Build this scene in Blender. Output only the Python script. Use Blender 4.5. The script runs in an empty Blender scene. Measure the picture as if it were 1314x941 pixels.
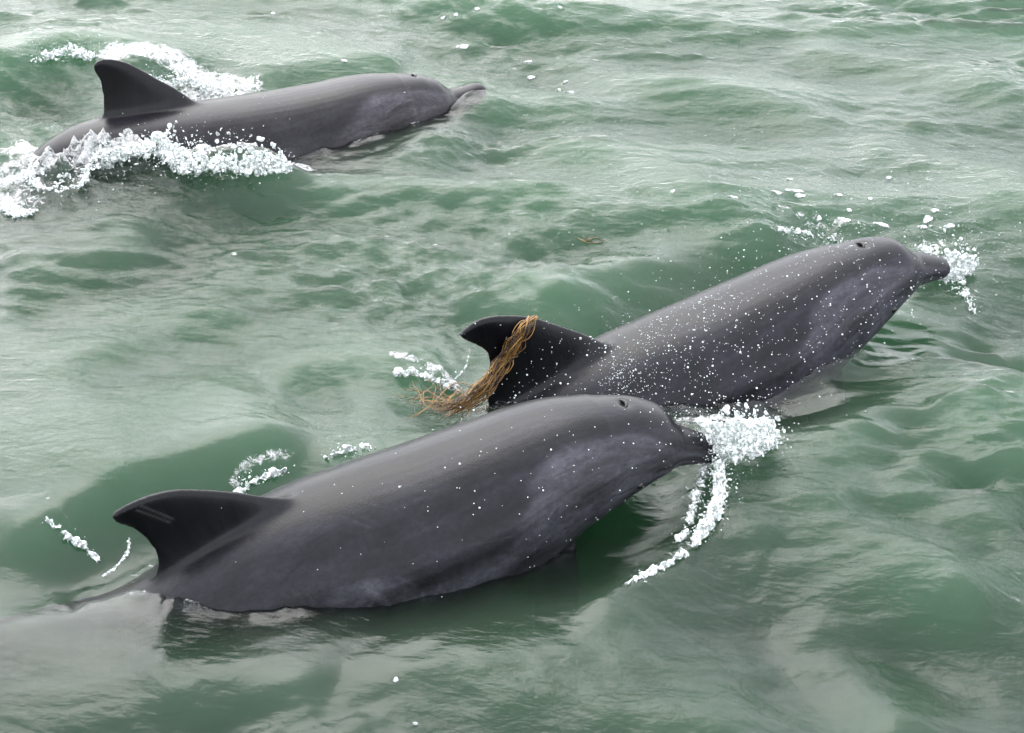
import bpy, bmesh, math
import numpy as np
from mathutils import Vector

scene = bpy.context.scene
R = math.radians
rng = np.random.default_rng(7)

# ------------------------------------------------------------------ camera, sky, sun, exposure
CAM_H, PITCH, FPX = 2.87, R(30), 2426.0      # metres above the sea, downward pitch, focal length in photo pixels
cam_d = bpy.data.cameras.new('camera')
cam_d.sensor_width = 36.0
cam_d.lens = 36.0 * FPX / 1314.0
cam_d.clip_start, cam_d.clip_end = 0.05, 3000
cam = bpy.data.objects.new('camera', cam_d)
scene.collection.objects.link(cam)
cam.location = (0, 0, CAM_H)
cam.rotation_euler = (R(90) - PITCH, 0, 0)
scene.camera = cam

SUN_EL, SUN_AZ = R(54), R(-24)               # azimuth measured clockwise from +Y (the viewing direction)
world = bpy.data.worlds.new('World')
scene.world = world
world.use_nodes = True
nt = world.node_tree
bg = nt.nodes['Background']
sky = nt.nodes.new('ShaderNodeTexSky')
sky.sky_type = 'NISHITA'
sky.sun_disc = False
sky.sun_elevation = SUN_EL
sky.sun_rotation = SUN_AZ
sky.air_density = 1.0
sky.dust_density = 5.0
sky.ozone_density = 0.5
hs = nt.nodes.new('ShaderNodeHueSaturation')
hs.inputs['Saturation'].default_value = 0.40
nt.links.new(sky.outputs[0], hs.inputs['Color'])
# thin broken cloud in the sky, everywhere
tcw = nt.nodes.new('ShaderNodeTexCoord')
nzw = nt.nodes.new('ShaderNodeTexNoise')
nzw.inputs['Scale'].default_value = 3.0
nzw.inputs['Detail'].default_value = 5.0
mrw = nt.nodes.new('ShaderNodeMapRange')
mrw.inputs['From Min'].default_value = 0.35
mrw.inputs['From Max'].default_value = 0.65
mrw.inputs['To Min'].default_value = 0.88
mrw.inputs['To Max'].default_value = 1.14
mxw = nt.nodes.new('ShaderNodeVectorMath')
mxw.operation = 'SCALE'
nt.links.new(tcw.outputs['Generated'], nzw.inputs['Vector'])
nt.links.new(nzw.outputs['Fac'], mrw.inputs['Value'])
veil = nt.nodes.new('ShaderNodeVectorMath')      # high thin overcast: evens out the glare round the sun
veil.operation = 'MINIMUM'
veil.inputs[1].default_value = (10, 10, 10)
veil2 = nt.nodes.new('ShaderNodeVectorMath')
veil2.operation = 'MULTIPLY_ADD'
veil2.inputs[1].default_value = (.72, .72, .72)
veil2.inputs[2].default_value = (3.9, 4.0, 4.2)
nt.links.new(hs.outputs[0], veil.inputs[0])
nt.links.new(veil.outputs[0], veil2.inputs[0])
nt.links.new(veil2.outputs[0], mxw.inputs[0])
nt.links.new(mrw.outputs[0], mxw.inputs['Scale'])
nt.links.new(mxw.outputs[0], bg.inputs['Color'])
bg.inputs['Strength'].default_value = 0.15

sun_d = bpy.data.lights.new('sun', 'SUN')
sun_d.energy = 0.5
sun_d.angle = R(40)
sun_d.color = (1.0, 0.96, 0.9)
sun = bpy.data.objects.new('sun', sun_d)
scene.collection.objects.link(sun)
sdir = Vector((math.sin(SUN_AZ) * math.cos(SUN_EL), math.cos(SUN_AZ) * math.cos(SUN_EL), math.sin(SUN_EL)))
sun.rotation_euler = sdir.to_track_quat('Z', 'Y').to_euler()

vs = scene.view_settings
vs.view_transform = 'Standard'
vs.look = 'None'
vs.exposure = 1.5
vs.gamma = 1.0
cy = scene.cycles
cy.max_bounces = 10
cy.transparent_max_bounces = 12
cy.volume_bounces = 2
cy.caustics_reflective = False
cy.caustics_refractive = False
cy.sample_clamp_indirect = 4.0

# ------------------------------------------------------------------ small helpers
def ray(px, py):
    """world direction through a point of the photograph, used only to find where things stand"""
    u = -(py - 470.5) / FPX
    return np.array([(px - 657) / FPX, math.cos(PITCH) + u * math.sin(PITCH), -math.sin(PITCH) + u * math.cos(PITCH)])

def at(px, py, z=0.0):
    d = ray(px, py)
    return np.array([0, 0, CAM_H]) + d * ((z - CAM_H) / d[2])

def mat(name):
    m = bpy.data.materials.new(name)
    m.use_nodes = True
    return m, m.node_tree, m.node_tree.nodes, m.node_tree.links

def mesh_obj(name, V, Fc, m=None, parent=None, smooth=True, loc=None):
    V = np.asarray(V, float)
    me = bpy.data.meshes.new(name)
    Fc = np.asarray(Fc)
    me.vertices.add(len(V))
    me.vertices.foreach_set('co', (V if loc is None else V - np.asarray(loc)).astype(np.float32).ravel())
    n = Fc.shape[1]
    me.loops.add(Fc.size)
    me.loops.foreach_set('vertex_index', Fc.astype(np.int32).ravel())
    me.polygons.add(len(Fc))
    me.polygons.foreach_set('loop_start', np.arange(0, Fc.size, n, dtype=np.int32))
    me.polygons.foreach_set('use_smooth', np.full(len(Fc), smooth))
    me.update(calc_edges=True)
    me.validate()
    if m:
        me.materials.append(m)
    o = bpy.data.objects.new(name, me)
    scene.collection.objects.link(o)
    if loc is not None:
        o.location = loc
    if parent:
        o.parent = parent
        o.matrix_parent_inverse = parent.matrix_world.inverted()
    return o

def empty(name, loc):
    o = bpy.data.objects.new(name, None)
    o.empty_display_size = 0.1
    scene.collection.objects.link(o)
    o.location = [float(v) for v in loc]
    bpy.context.view_layer.update()
    return o

def tag(o, label=None, cat=None, group=None, kind=None):
    for k, v in (('label', label), ('category', cat), ('group', group), ('kind', kind)):
        if v:
            o[k] = v
    return o

def ico(level):
    bm = bmesh.new()
    bmesh.ops.create_icosphere(bm, subdivisions=level, radius=1)
    V = np.array([v.co[:] for v in bm.verts])
    Fc = np.array([[v.index for v in f.verts] for f in bm.faces])
    bm.free()
    return V, Fc
ICO1, ICO2 = ico(1), ico(2)

def balls(P, r, base=ICO1, squash=None, jitter=0.0):
    """vertices and faces of many little spheres; r per ball, squash = (n,3) axis factors"""
    BV, BF = base
    P = np.asarray(P, float)
    r = np.asarray(r, float)
    S = np.ones((len(P), 3)) if squash is None else squash
    V = BV[None] * (r[:, None] * S)[:, None, :]
    if jitter:
        V = V * (1 + jitter * rng.standard_normal(V.shape[:2])[..., None])
    V = V + P[:, None]
    Fc = BF[None] + (np.arange(len(P)) * len(BV))[:, None, None]
    return V.reshape(-1, 3), Fc.reshape(-1, 3)

def remesh(name, V, Fc, voxel, smooth_iter=3, factor=0.5):
    """fuse overlapping closed shells into ONE continuous surface; returns vertices and quads"""
    me = bpy.data.meshes.new(name)
    me.from_pydata([tuple(v) for v in V], [], [tuple(f) for f in Fc] if not isinstance(Fc, list) else Fc)
    me.update()
    o = bpy.data.objects.new(name, me)
    scene.collection.objects.link(o)
    md = o.modifiers.new('remesh', 'REMESH')
    md.mode = 'VOXEL'
    md.voxel_size = voxel
    if smooth_iter:
        sm = o.modifiers.new('smooth', 'SMOOTH')
        sm.factor = factor
        sm.iterations = smooth_iter
    dg = bpy.context.evaluated_depsgraph_get()
    ev = o.evaluated_get(dg)
    m2 = ev.to_mesh()
    co = np.empty(len(m2.vertices) * 3, np.float32)
    m2.vertices.foreach_get('co', co)
    li = np.empty(len(m2.loops), np.int32)
    m2.loops.foreach_get('vertex_index', li)
    out = co.reshape(-1, 3).astype(float), li.reshape(-1, 4)
    ev.to_mesh_clear()
    bpy.data.objects.remove(o)
    bpy.data.meshes.remove(me)
    return out

class Noise:
    """smooth random field: sum of sines in random directions"""
    def __init__(s, seed, scale, n=24):
        g = np.random.default_rng(seed)
        s.k = g.standard_normal((n, 3)) * scale
        s.p = g.uniform(0, 6.283, n)
        s.n = n
    def __call__(s, P):
        o = 0
        for k, p in zip(s.k, s.p):
            o = o + np.sin(P[..., 0] * k[0] + P[..., 1] * k[1] + P[..., 2] * k[2] + p)
        return o / math.sqrt(s.n / 2)

def pl_dist(x, y, pts):
    """signed distance to a polyline (positive to the right of its direction) and the 0..1 position along it"""
    pts = np.asarray(pts)[:, :2]
    seg = np.diff(pts, axis=0)
    ln = np.hypot(seg[:, 0], seg[:, 1])
    cum = np.concatenate([[0], np.cumsum(ln)])
    best = np.full(x.shape, 1e9)
    sg = np.ones(x.shape)
    tt = np.zeros(x.shape)
    for i in range(len(seg)):
        dx, dy = x - pts[i, 0], y - pts[i, 1]
        t = np.clip((dx * seg[i, 0] + dy * seg[i, 1]) / ln[i] ** 2, 0, 1)
        ex, ey = dx - t * seg[i, 0], dy - t * seg[i, 1]
        d = np.hypot(ex, ey)
        m = d < best
        best = np.where(m, d, best)
        cr = ex * seg[i, 1] - ey * seg[i, 0]
        sg = np.where(m, np.where(cr >= 0, 1.0, -1.0), sg)
        tt = np.where(m, (cum[i] + t * ln[i]) / cum[-1], tt)
    return best * sg, tt

def spline(pts, n):
    pts = np.asarray(pts, float)
    d = np.concatenate([[0], np.cumsum(np.linalg.norm(np.diff(pts, axis=0), axis=1))])
    P = np.vstack([2 * pts[0] - pts[1], pts, 2 * pts[-1] - pts[-2]])
    out = []
    for s in np.linspace(0, d[-1], n):
        i = min(int(np.searchsorted(d, s, side='right')) - 1, len(pts) - 2)
        t = (s - d[i]) / (d[i + 1] - d[i])
        p0, p1, p2, p3 = P[i], P[i + 1], P[i + 2], P[i + 3]
        out.append(.5 * (2 * p1 + (p2 - p0) * t + (2 * p0 - 5 * p1 + 4 * p2 - p3) * t * t + (3 * p1 - p0 - 3 * p2 + p3) * t ** 3))
    return np.array(out)

# ------------------------------------------------------------------ the sea: height function
_g = np.random.default_rng(11)
WAVES = []
for i in range(95):
    lam = math.exp(_g.uniform(math.log(0.10), math.log(2.2)))
    sp = 10 if lam > .4 else 17
    ang = R(-104 + _g.normal(0, sp)) if _g.random() < .85 else R(-62 + _g.normal(0, sp))
    amp = 0.0029 * (lam / 0.5) ** 0.95 * _g.uniform(.5, 1.4)
    WAVES.append((2 * math.pi / lam * math.cos(ang), 2 * math.pi / lam * math.sin(ang), amp, _g.uniform(0, 6.28)))

def px_line(*pts, z=0.0):
    return spline([at(x, y, z)[:2] for x, y in pts], 26)

# crest line (through the photograph's points), height, width on the camera side, width on the far side, trough depth
RIDGES = [
    (px_line((-60, 720), (60, 660), (150, 618), (250, 588), (340, 562), (430, 538), z=.06), 0.085, .13, .26, .05),    # swell behind the nearest dolphin
    (px_line((430, 520), (520, 500), (600, 470), z=.03), 0.04, .12, .2, .02),
    (px_line((640, 405), (720, 366), (800, 338), (880, 322), (960, 312), (1060, 306), z=.05), 0.085, .16, .30, .05),   # swell behind the middle dolphin
    (px_line((-80, 100), (0, 75), (70, 58), (130, 60), (210, 95), z=.08), 0.11, .20, .32, .05),                     # wave at the far dolphin's fin
    (px_line((300, 96), (380, 84), (460, 80), (540, 78), z=.03), 0.05, .12, .22, .03),
    (px_line((480, 240), (540, 195), (600, 150), (660, 120)), 0.045, .14, .14, .02),                             # water the far dolphin's head pushes up
    (px_line((60, 225), (160, 232), (270, 240), (350, 244), (400, 236)), 0.075, .10, .14, .01),
    (px_line((-20, 830), (80, 790), (190, 768), (300, 785)), 0.020, .13, .14, 0),
    (px_line((400, 772), (500, 765), (600, 745), (700, 690), (790, 630)), -0.022, .16, .16, -.004),      # water drawn down along the nearest flank
    (px_line((1010, 505), (1080, 440), (1140, 385), (1200, 340), z=.05), 0.066, .13, .16, .03),
    (px_line((1245, 330), (1235, 400), (1180, 490), (1090, 570), (980, 620)), 0.05, .13, .17, .035),              # bow wave of the middle dolphin
    (px_line((935, 575), (935, 640), (900, 705), (820, 760), (710, 815)), 0.050, .10, .14, .03),                 # bow wave of the nearest dolphin
    (px_line((950, 650), (1040, 720), (1160, 760), (1300, 780)), 0.035, .12, .2, .025),
    (px_line((20, 500), (110, 455), (190, 420), (270, 400), (350, 392)), 0.035, .12, .2, .025),
    (px_line((150, 350), (190, 300), (300, 262), (420, 245)), 0.02, .12, .2, .01),
    (px_line((480, 870), (620, 850), (800, 830), (980, 845)), 0.015, .10, .2, .01),
    (px_line((960, 630), (1040, 645), (1130, 690), (1210, 745), (1300, 785), z=.03), 0.045, .10, .2, .03),
    (px_line((1130, 600), (1210, 632), (1330, 668), z=.03), 0.04, .10, .18, .03),
    (px_line((990, 770), (1070, 800), (1130, 850), (1190, 930), z=.03), 0.035, .10, .18, .025),
    (px_line((1190, 520), (1260, 560), (1340, 610), z=.03), 0.04, .10, .18, .025),
    (px_line((320, 478), (420, 460), (520, 462), (600, 445), z=.03), 0.035, .10, .18, .025),
    (px_line((600, 300), (720, 285), (860, 282), (960, 285), z=.03), 0.030, .10, .2, .02),
    (px_line((640, 150), (760, 190), (860, 235), (940, 250), z=.03), 0.04, .12, .2, .025),
    (px_line((690, 50), (820, 95), (960, 120), (1100, 150), z=.03), 0.04, .12, .22, .03),
    (px_line((1000, 50), (1150, 75), (1330, 110), z=.03), 0.04, .12, .22, .03),
    (px_line((1080, 180), (1200, 200), (1330, 235), z=.03), 0.035, .12, .2, .025),
    (px_line((160, 880), (300, 862), (430, 880), z=.02), 0.025, .08, .15, .02),
    (px_line((560, 905), (700, 885), (840, 905), (1000, 915), z=.02), 0.022, .08, .15, .02),
    (px_line((-20, 345), (110, 320), (200, 275), z=.03), 0.035, .12, .2, .025),
]
CALM = [  # places the swimming bodies have smoothed: centre, radius
    (at(420, 800), .38), (at(640, 760), .34), (at(800, 660), .28), (at(1060, 520), .30), (at(300, 600), .30),
    (at(850, 370), .32), (at(1150, 430), .22), (at(480, 185), .22), (at(60, 700), .25), (at(150, 800), .25), (at(720, 400), .2),
]
for i in range(44):
    lam = math.exp(_g.uniform(math.log(0.040), math.log(0.12)))
    ang = R(-108 + _g.normal(0, 26))
    WAVES.append((2 * math.pi / lam * math.cos(ang), 2 * math.pi / lam * math.sin(ang), .0052 * lam * _g.uniform(.5, 1.5), _g.uniform(0, 6.28)))
_warp1, _warp2 = Noise(3, 1.1, 10), Noise(4, 1.1, 10)
_patch = Noise(5, 1.9, 14)
_patch2 = Noise(6, 5, 14)

def calmness(x, y):
    c_ = np.zeros_like(x)
    for c, r in CALM:
        c_ = np.maximum(c_, np.exp(-(((x - c[0]) ** 2 + (y - c[1]) ** 2) / r ** 2) ** 2))
    return c_

def sea(x, y):
    x = np.asarray(x, float)
    y = np.asarray(y, float)
    P = np.stack([x, y, np.zeros_like(x)], -1)
    wx, wy = x + .16 * _warp1(P), y + .20 * _warp2(P)
    calm = np.zeros_like(x)
    for c, r in CALM:
        calm = np.maximum(calm, np.exp(-(((x - c[0]) ** 2 + (y - c[1]) ** 2) / r ** 2) ** 2))
    big = np.zeros_like(x)
    small = np.zeros_like(x)
    for kx, ky, a, p in WAVES:
        k = math.hypot(kx, ky)
        w = a * np.sin(kx * wx + ky * wy + p)
        if k > 12:
            small = small + w
        else:
            big = big + w
    big = big + 9 * big * np.abs(big) * (big > 0) 
    Pw = np.stack([wx * .5, wy, np.zeros_like(x)], -1)
    amt = .85 + .55 * _patch(P) + .35 * _patch2(Pw)
    z = .98 * big * (1 - .4 * np.clip((y - 6.3) / 2, 0, 1)) * (1 - .7 * calm) + small * np.clip(amt, .40, 2.2) * (1 - .65 * calm)
    for pts, h, wn, wf, tr in RIDGES:
        d, t = pl_dist(x, y, pts)
        env = np.clip(np.minimum(t, 1 - t) * 5, 0, 1)
        env = env * env * (3 - 2 * env)
        up = np.exp(-(np.abs(d) / np.where(d > 0, wn, wf)) ** 1.7)
        dn = np.exp(-((d - 1.9 * wn) / (1.1 * wn)) ** 2)
        fall = np.exp(-(np.maximum(0, np.hypot(x - pts[0, 0], y - pts[0, 1]) * (t <= 0) + np.hypot(x - pts[-1, 0], y - pts[-1, 1]) * (t >= 1))) ** 2 / .15 ** 2)
        z = z + (h * up - tr * dn) * env * fall
    far = np.clip((np.hypot(x, y - 6) - 12) / 30, 0, 1)
    return z * (1 - .8 * far)

def on_sea(px, py, dz=0.0):
    zs = np.linspace(.32, -.25, 400)
    d = ray(px, py)
    t = (zs - CAM_H) / d[2]
    x, y = d[0] * t, d[1] * t
    h = sea(x, y)
    i = int(np.argmax(zs <= h))
    return np.array([x[i], y[i], h[i] + dz])

# ------------------------------------------------------------------ materials
def water_material():
    m, t, N, L = mat('sea_water')
    N.clear()
    out = N.new('ShaderNodeOutputMaterial')
    tc = N.new('ShaderNodeTexCoord')
    mp = N.new('ShaderNodeMapping')
    mp.vector_type = 'TEXTURE'
    mp.inputs['Rotation'].default_value = (0, 0, R(-16))
    mp.inputs['Scale'].default_value = (2.1, 1, 1)
    n1 = N.new('ShaderNodeTexNoise')
    n1.inputs['Scale'].default_value = 26
    n1.inputs['Detail'].default_value = 5
    n1.inputs['Roughness'].default_value = .55
    n1.inputs['Distortion'].default_value = .5
    n2 = N.new('ShaderNodeTexNoise')      # where the wind roughens the surface
    n2.inputs['Scale'].default_value = 1.6
    n2.inputs['Detail'].default_value = 3
    mr = N.new('ShaderNodeMapRange')
    mr.inputs['From Min'].default_value = .35
    mr.inputs['From Max'].default_value = .68
    mr.inputs['To Min'].default_value = .5
    mr.inputs['To Max'].default_value = 1.0
    mul = N.new('ShaderNodeMath')
    mul.operation = 'MULTIPLY'
    bp = N.new('ShaderNodeBump')
    bp.inputs['Strength'].default_value = .85
    bp.inputs['Distance'].default_value = .016
    L.new(tc.outputs['Object'], mp.inputs['Vector'])
    L.new(mp.outputs[0], n1.inputs['Vector'])
    L.new(mp.outputs[0], n2.inputs['Vector'])
    L.new(n2.outputs['Fac'], mr.inputs['Value'])
    n1b = N.new('ShaderNodeTexNoise')
    n1b.inputs['Scale'].default_value = 75
    n1b.inputs['Detail'].default_value = 3
    n1b.inputs['Distortion'].default_value = .6
    L.new(mp.outputs[0], n1b.inputs['Vector'])
    sm = N.new('ShaderNodeMath')
    sm.operation = 'MULTIPLY_ADD'
    sm.inputs[1].default_value = .30
    L.new(n1b.outputs['Fac'], sm.inputs[0])
    L.new(n1.outputs['Fac'], sm.inputs[2])
    rg = N.new('ShaderNodeTexNoise')
    rg.noise_type = 'RIDGED_MULTIFRACTAL'
    rg.inputs['Scale'].default_value = 7
    rg.inputs['Detail'].default_value = 5
    rg.inputs['Roughness'].default_value = .55
    rg.inputs['Distortion'].default_value = .8
    L.new(mp.outputs[0], rg.inputs['Vector'])
    sm2 = N.new('ShaderNodeMath')
    sm2.operation = 'MULTIPLY_ADD'
    sm2.inputs[1].default_value = .42
    L.new(rg.outputs['Fac'], sm2.inputs[0])
    L.new(sm.outputs[0], sm2.inputs[2])
    L.new(sm2.outputs[0], mul.inputs[0])
    ca = N.new('ShaderNodeAttribute')
    ca.attribute_name = 'ruffle'
    mc = N.new('ShaderNodeMath')
    mc.operation = 'MULTIPLY'
    L.new(mr.outputs[0], mc.inputs[0])
    L.new(ca.outputs['Fac'], mc.inputs[1])
    L.new(mc.outputs[0], mul.inputs[1])
    L.new(mul.outputs[0], bp.inputs['Height'])
    fr = N.new('ShaderNodeFresnel')
    fr.inputs['IOR'].default_value = 1.34
    L.new(bp.outputs[0], fr.inputs['Normal'])
    gl = N.new('ShaderNodeBsdfGlossy')
    gl.inputs['Roughness'].default_value = .09
    gl.inputs['Color'].default_value = (1, 1, 1, 1)
    L.new(bp.outputs[0], gl.inputs['Normal'])
    tr = N.new('ShaderNodeBsdfTransparent')
    mx = N.new('ShaderNodeMixShader')
    L.new(fr.outputs[0], mx.inputs[0])
    L.new(tr.outputs[0], mx.inputs[1])
    L.new(gl.outputs[0], mx.inputs[2])
    # foam film lying on the water: lacy white broken by noise, where the surface carries foam
    at_ = N.new('ShaderNodeAttribute')
    at_.attribute_name = 'foam'
    nf = N.new('ShaderNodeTexNoise')
    nf.inputs['Scale'].default_value = 30
    nf.inputs['Detail'].default_value = 8
    nf.inputs['Roughness'].default_value = .78
    nf.inputs['Distortion'].default_value = 1.2
    L.new(tc.outputs['Object'], nf.inputs['Vector'])
    ad = N.new('ShaderNodeMath')
    ad.operation = 'ADD'
    L.new(at_.outputs['Fac'], ad.inputs[0])
    L.new(nf.outputs['Fac'], ad.inputs[1])
    fm = N.new('ShaderNodeMapRange')
    fm.inputs['From Min'].default_value = 1.02
    fm.inputs['From Max'].default_value = 1.14
    fm.inputs['To Max'].default_value = .95
    L.new(ad.outputs[0], fm.inputs['Value'])
    df = N.new('ShaderNodeBsdfPrincipled')
    df.inputs['Base Color'].default_value = (.78, .82, .80, 1)
    df.inputs['Roughness'].default_value = .35
    nd = N.new('ShaderNodeTexNoise')
    nd.inputs['Scale'].default_value = 110
    nd.inputs['Detail'].default_value = 6
    nd.inputs['Roughness'].default_value = .75
    L.new(tc.outputs['Object'], nd.inputs['Vector'])
    md = N.new('ShaderNodeMapRange')
    md.inputs['From Min'].default_value = .35
    md.inputs['From Max'].default_value = .65
    md.inputs['To Min'].default_value = .38
    md.inputs['To Max'].default_value = .85
    L.new(nd.outputs['Fac'], md.inputs['Value'])
    cd = N.new('ShaderNodeCombineColor')
    for q in range(3):
        L.new(md.outputs[0], cd.inputs[q])
    L.new(cd.outputs[0], df.inputs['Base Color'])
    bd = N.new('ShaderNodeBump')
    bd.inputs['Strength'].default_value = 1.0
    bd.inputs['Distance'].default_value = .012
    L.new(nd.outputs['Fac'], bd.inputs['Height'])
    L.new(bd.outputs[0], df.inputs['Normal'])
    mx2 = N.new('ShaderNodeMixShader')
    L.new(fm.outputs[0], mx2.inputs[0])
    L.new(mx.outputs[0], mx2.inputs[1])
    L.new(df.outputs[0], mx2.inputs[2])
    L.new(mx2.outputs[0], out.inputs['Surface'])
    # murky green water underneath
    ab = N.new('ShaderNodeVolumeAbsorption')
    ab.inputs['Color'].default_value = WATER_ABS
    ab.inputs['Density'].default_value = WATER_AD
    sc = N.new('ShaderNodeVolumeScatter')
    sc.inputs['Color'].default_value = WATER_SCAT
    sc.inputs['Density'].default_value = WATER_SD
    sc.inputs['Anisotropy'].default_value = 0.3
    av = N.new('ShaderNodeAddShader')
    L.new(ab.outputs[0], av.inputs[0])
    L.new(sc.outputs[0], av.inputs[1])
    L.new(av.outputs[0], out.inputs['Volume'])
    return m
WATER_ABS, WATER_AD = (.23, .60, .39, 1), 7.5
WATER_SCAT, WATER_SD = (.40, .485, .39, 1), 4.2

def skin_material():
    m, t, N, L = mat('dolphin_skin')
    b = N['Principled BSDF']
    at_ = N.new('ShaderNodeAttribute')
    at_.attribute_name = 'skin'
    lc = N.new('ShaderNodeAttribute')
    lc.attribute_name = 'along'
    mp = N.new('ShaderNodeMapping')
    mp.inputs['Scale'].default_value = (1.0, 2.2, 1)
    L.new(lc.outputs['Vector'], mp.inputs['Vector'])
    n1 = N.new('ShaderNodeTexNoise')
    n1.inputs['Scale'].default_value = 55
    n1.inputs['Detail'].default_value = 6
    n1.inputs['Roughness'].default_value = .7
    L.new(lc.outputs['Vector'], n1.inputs['Vector'])
    n2 = N.new('ShaderNodeTexNoise')
    n2.inputs['Scale'].default_value = 7
    n2.inputs['Detail'].default_value = 5
    L.new(mp.outputs[0], n2.inputs['Vector'])
    r1 = N.new('ShaderNodeMapRange')
    r1.inputs['From Min'].default_value = .3
    r1.inputs['From Max'].default_value = .7
    r1.inputs['To Min'].default_value = .6
    r1.inputs['To Max'].default_value = 1.5
    L.new(n1.outputs['Fac'], r1.inputs['Value'])
    r2 = N.new('ShaderNodeMapRange')
    r2.inputs['From Min'].default_value = .3
    r2.inputs['From Max'].default_value = .7
    r2.inputs['To Min'].default_value = .45
    r2.inputs['To Max'].default_value = 1.6
    L.new(n2.outputs['Fac'], r2.inputs['Value'])
    mu = N.new('ShaderNodeMath')
    mu.operation = 'MULTIPLY'
    L.new(r1.outputs[0], mu.inputs[0])
    L.new(r2.outputs[0], mu.inputs[1])
    # small dark and pale blemishes
    vo = N.new('ShaderNodeTexVoronoi')
    vo.inputs['Scale'].default_value = 16
    L.new(lc.outputs['Vector'], vo.inputs['Vector'])
    r3 = N.new('ShaderNodeMapRange')
    r3.inputs['From Min'].default_value = .04
    r3.inputs['From Max'].default_value = .12
    r3.inputs['To Min'].default_value = .68
    r3.inputs['To Max'].default_value = 1.0
    L.new(vo.outputs['Distance'], r3.inputs['Value'])
    mu2 = N.new('ShaderNodeMath')
    mu2.operation = 'MULTIPLY'
    L.new(mu.outputs[0], mu2.inputs[0])
    L.new(r3.outputs[0], mu2.inputs[1])
    sc = N.new('ShaderNodeVectorMath')
    sc.operation = 'SCALE'
    L.new(at_.outputs['Color'], sc.inputs[0])
    L.new(mu2.outputs[0], sc.inputs['Scale'])
    L.new(sc.outputs[0], b.inputs['Base Color'])
    n3 = N.new('ShaderNodeTexNoise')
    n3.inputs['Scale'].default_value = 160
    n3.inputs['Detail'].default_value = 4
    mp3 = N.new('ShaderNodeMapping')
    mp3.inputs['Scale'].default_value = (1.6, .7, 1)
    L.new(lc.outputs['Vector'], mp3.inputs['Vector'])
    L.new(mp3.outputs[0], n3.inputs['Vector'])
    bp = N.new('ShaderNodeBump')
    bp.inputs['Strength'].default_value = .22
    bp.inputs['Distance'].default_value = .003
    L.new(n3.outputs['Fac'], bp.inputs['Height'])
    L.new(bp.outputs[0], b.inputs['Normal'])
    rr = N.new('ShaderNodeMapRange')
    rr.inputs['To Min'].default_value = .18
    rr.inputs['To Max'].default_value = .50
    L.new(n2.outputs['Fac'], rr.inputs['Value'])
    L.new(rr.outputs[0], b.inputs['Roughness'])
    b.inputs['IOR'].default_value = 1.33
    b.inputs['Coat Weight'].default_value = .15
    b.inputs['Specular IOR Level'].default_value = .38
    b.inputs['Coat Roughness'].default_value = .12
    b.inputs['Coat IOR'].default_value = 1.33
    L.new(bp.outputs[0], b.inputs['Coat Normal'])
    return m

def simple(name, col, rough=.5, **kw):
    m, t, N, L = mat(name)
    b = N['Principled BSDF']
    b.inputs['Base Color'].default_value = (*col, 1)
    b.inputs['Roughness'].default_value = rough
    for k, v in kw.items():
        b.inputs[k.replace('_', ' ')].default_value = v
    return m

def foam_material():
    m, t, N, L = mat('foam')
    b = N['Principled BSDF']
    tc = N.new('ShaderNodeTexCoord')
    n = N.new('ShaderNodeTexNoise')
    n.inputs['Scale'].default_value = 90
    n.inputs['Detail'].default_value = 5
    L.new(tc.outputs['Object'], n.inputs['Vector'])
    cr = N.new('ShaderNodeMapRange')
    cr.inputs['From Min'].default_value = .35
    cr.inputs['From Max'].default_value = .62
    cr.inputs['To Min'].default_value = .50
    cr.inputs['To Max'].default_value = .95
    L.new(n.outputs['Fac'], cr.inputs['Value'])
    sc = N.new('ShaderNodeVectorMath')
    sc.operation = 'SCALE'
    sc.inputs[0].default_value = (.97, 1.0, .99)
    L.new(cr.outputs[0], sc.inputs['Scale'])
    L.new(sc.outputs[0], b.inputs['Base Color'])
    bp = N.new('ShaderNodeBump')
    bp.inputs['Strength'].default_value = .8
    bp.inputs['Distance'].default_value = .006
    L.new(n.outputs['Fac'], bp.inputs['Height'])
    L.new(bp.outputs[0], b.inputs['Normal'])
    b.inputs['Roughness'].default_value = .18
    b.inputs['IOR'].default_value = 1.33
    tr = N.new('ShaderNodeBsdfTransparent')
    tr.inputs['Color'].default_value = (.93, .97, .95, 1)
    r2 = N.new('ShaderNodeMapRange')
    r2.inputs['From Min'].default_value = .40
    r2.inputs['From Max'].default_value = .56
    r2.inputs['To Min'].default_value = .40
    r2.inputs['To Max'].default_value = 1.0
    L.new(n.outputs['Fac'], r2.inputs['Value'])
    mx = N.new('ShaderNodeMixShader')
    L.new(r2.outputs[0], mx.inputs[0])
    L.new(tr.outputs[0], mx.inputs[1])
    L.new(b.outputs[0], mx.inputs[2])
    L.new(mx.outputs[0], N['Material Output'].inputs['Surface'])
    return m

def clear_material(name, white, op):
    """thin clear water: fresnel gloss over a mostly see-through, slightly milky body"""
    m, t, N, L = mat(name)
    b = N['Principled BSDF']
    b.inputs['Base Color'].default_value = (.85, .9, .88, 1)
    b.inputs['Roughness'].default_value = .08
    b.inputs['IOR'].default_value = 1.33
    tr = N.new('ShaderNodeBsdfTransparent')
    tr.inputs['Color'].default_value = (.95, .98, .96, 1)
    fr = N.new('ShaderNodeLayerWeight')
    fr.inputs['Blend'].default_value = .35
    mr = N.new('ShaderNodeMapRange')
    mr.inputs['To Min'].default_value = op
    mr.inputs['To Max'].default_value = white
    L.new(fr.outputs['Facing'], mr.inputs['Value'])
    mx = N.new('ShaderNodeMixShader')
    L.new(mr.outputs[0], mx.inputs[0])
    L.new(tr.outputs[0], mx.inputs[1])
    L.new(b.outputs[0], mx.inputs[2])
    L.new(mx.outputs[0], N['Material Output'].inputs['Surface'])
    return m

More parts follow.
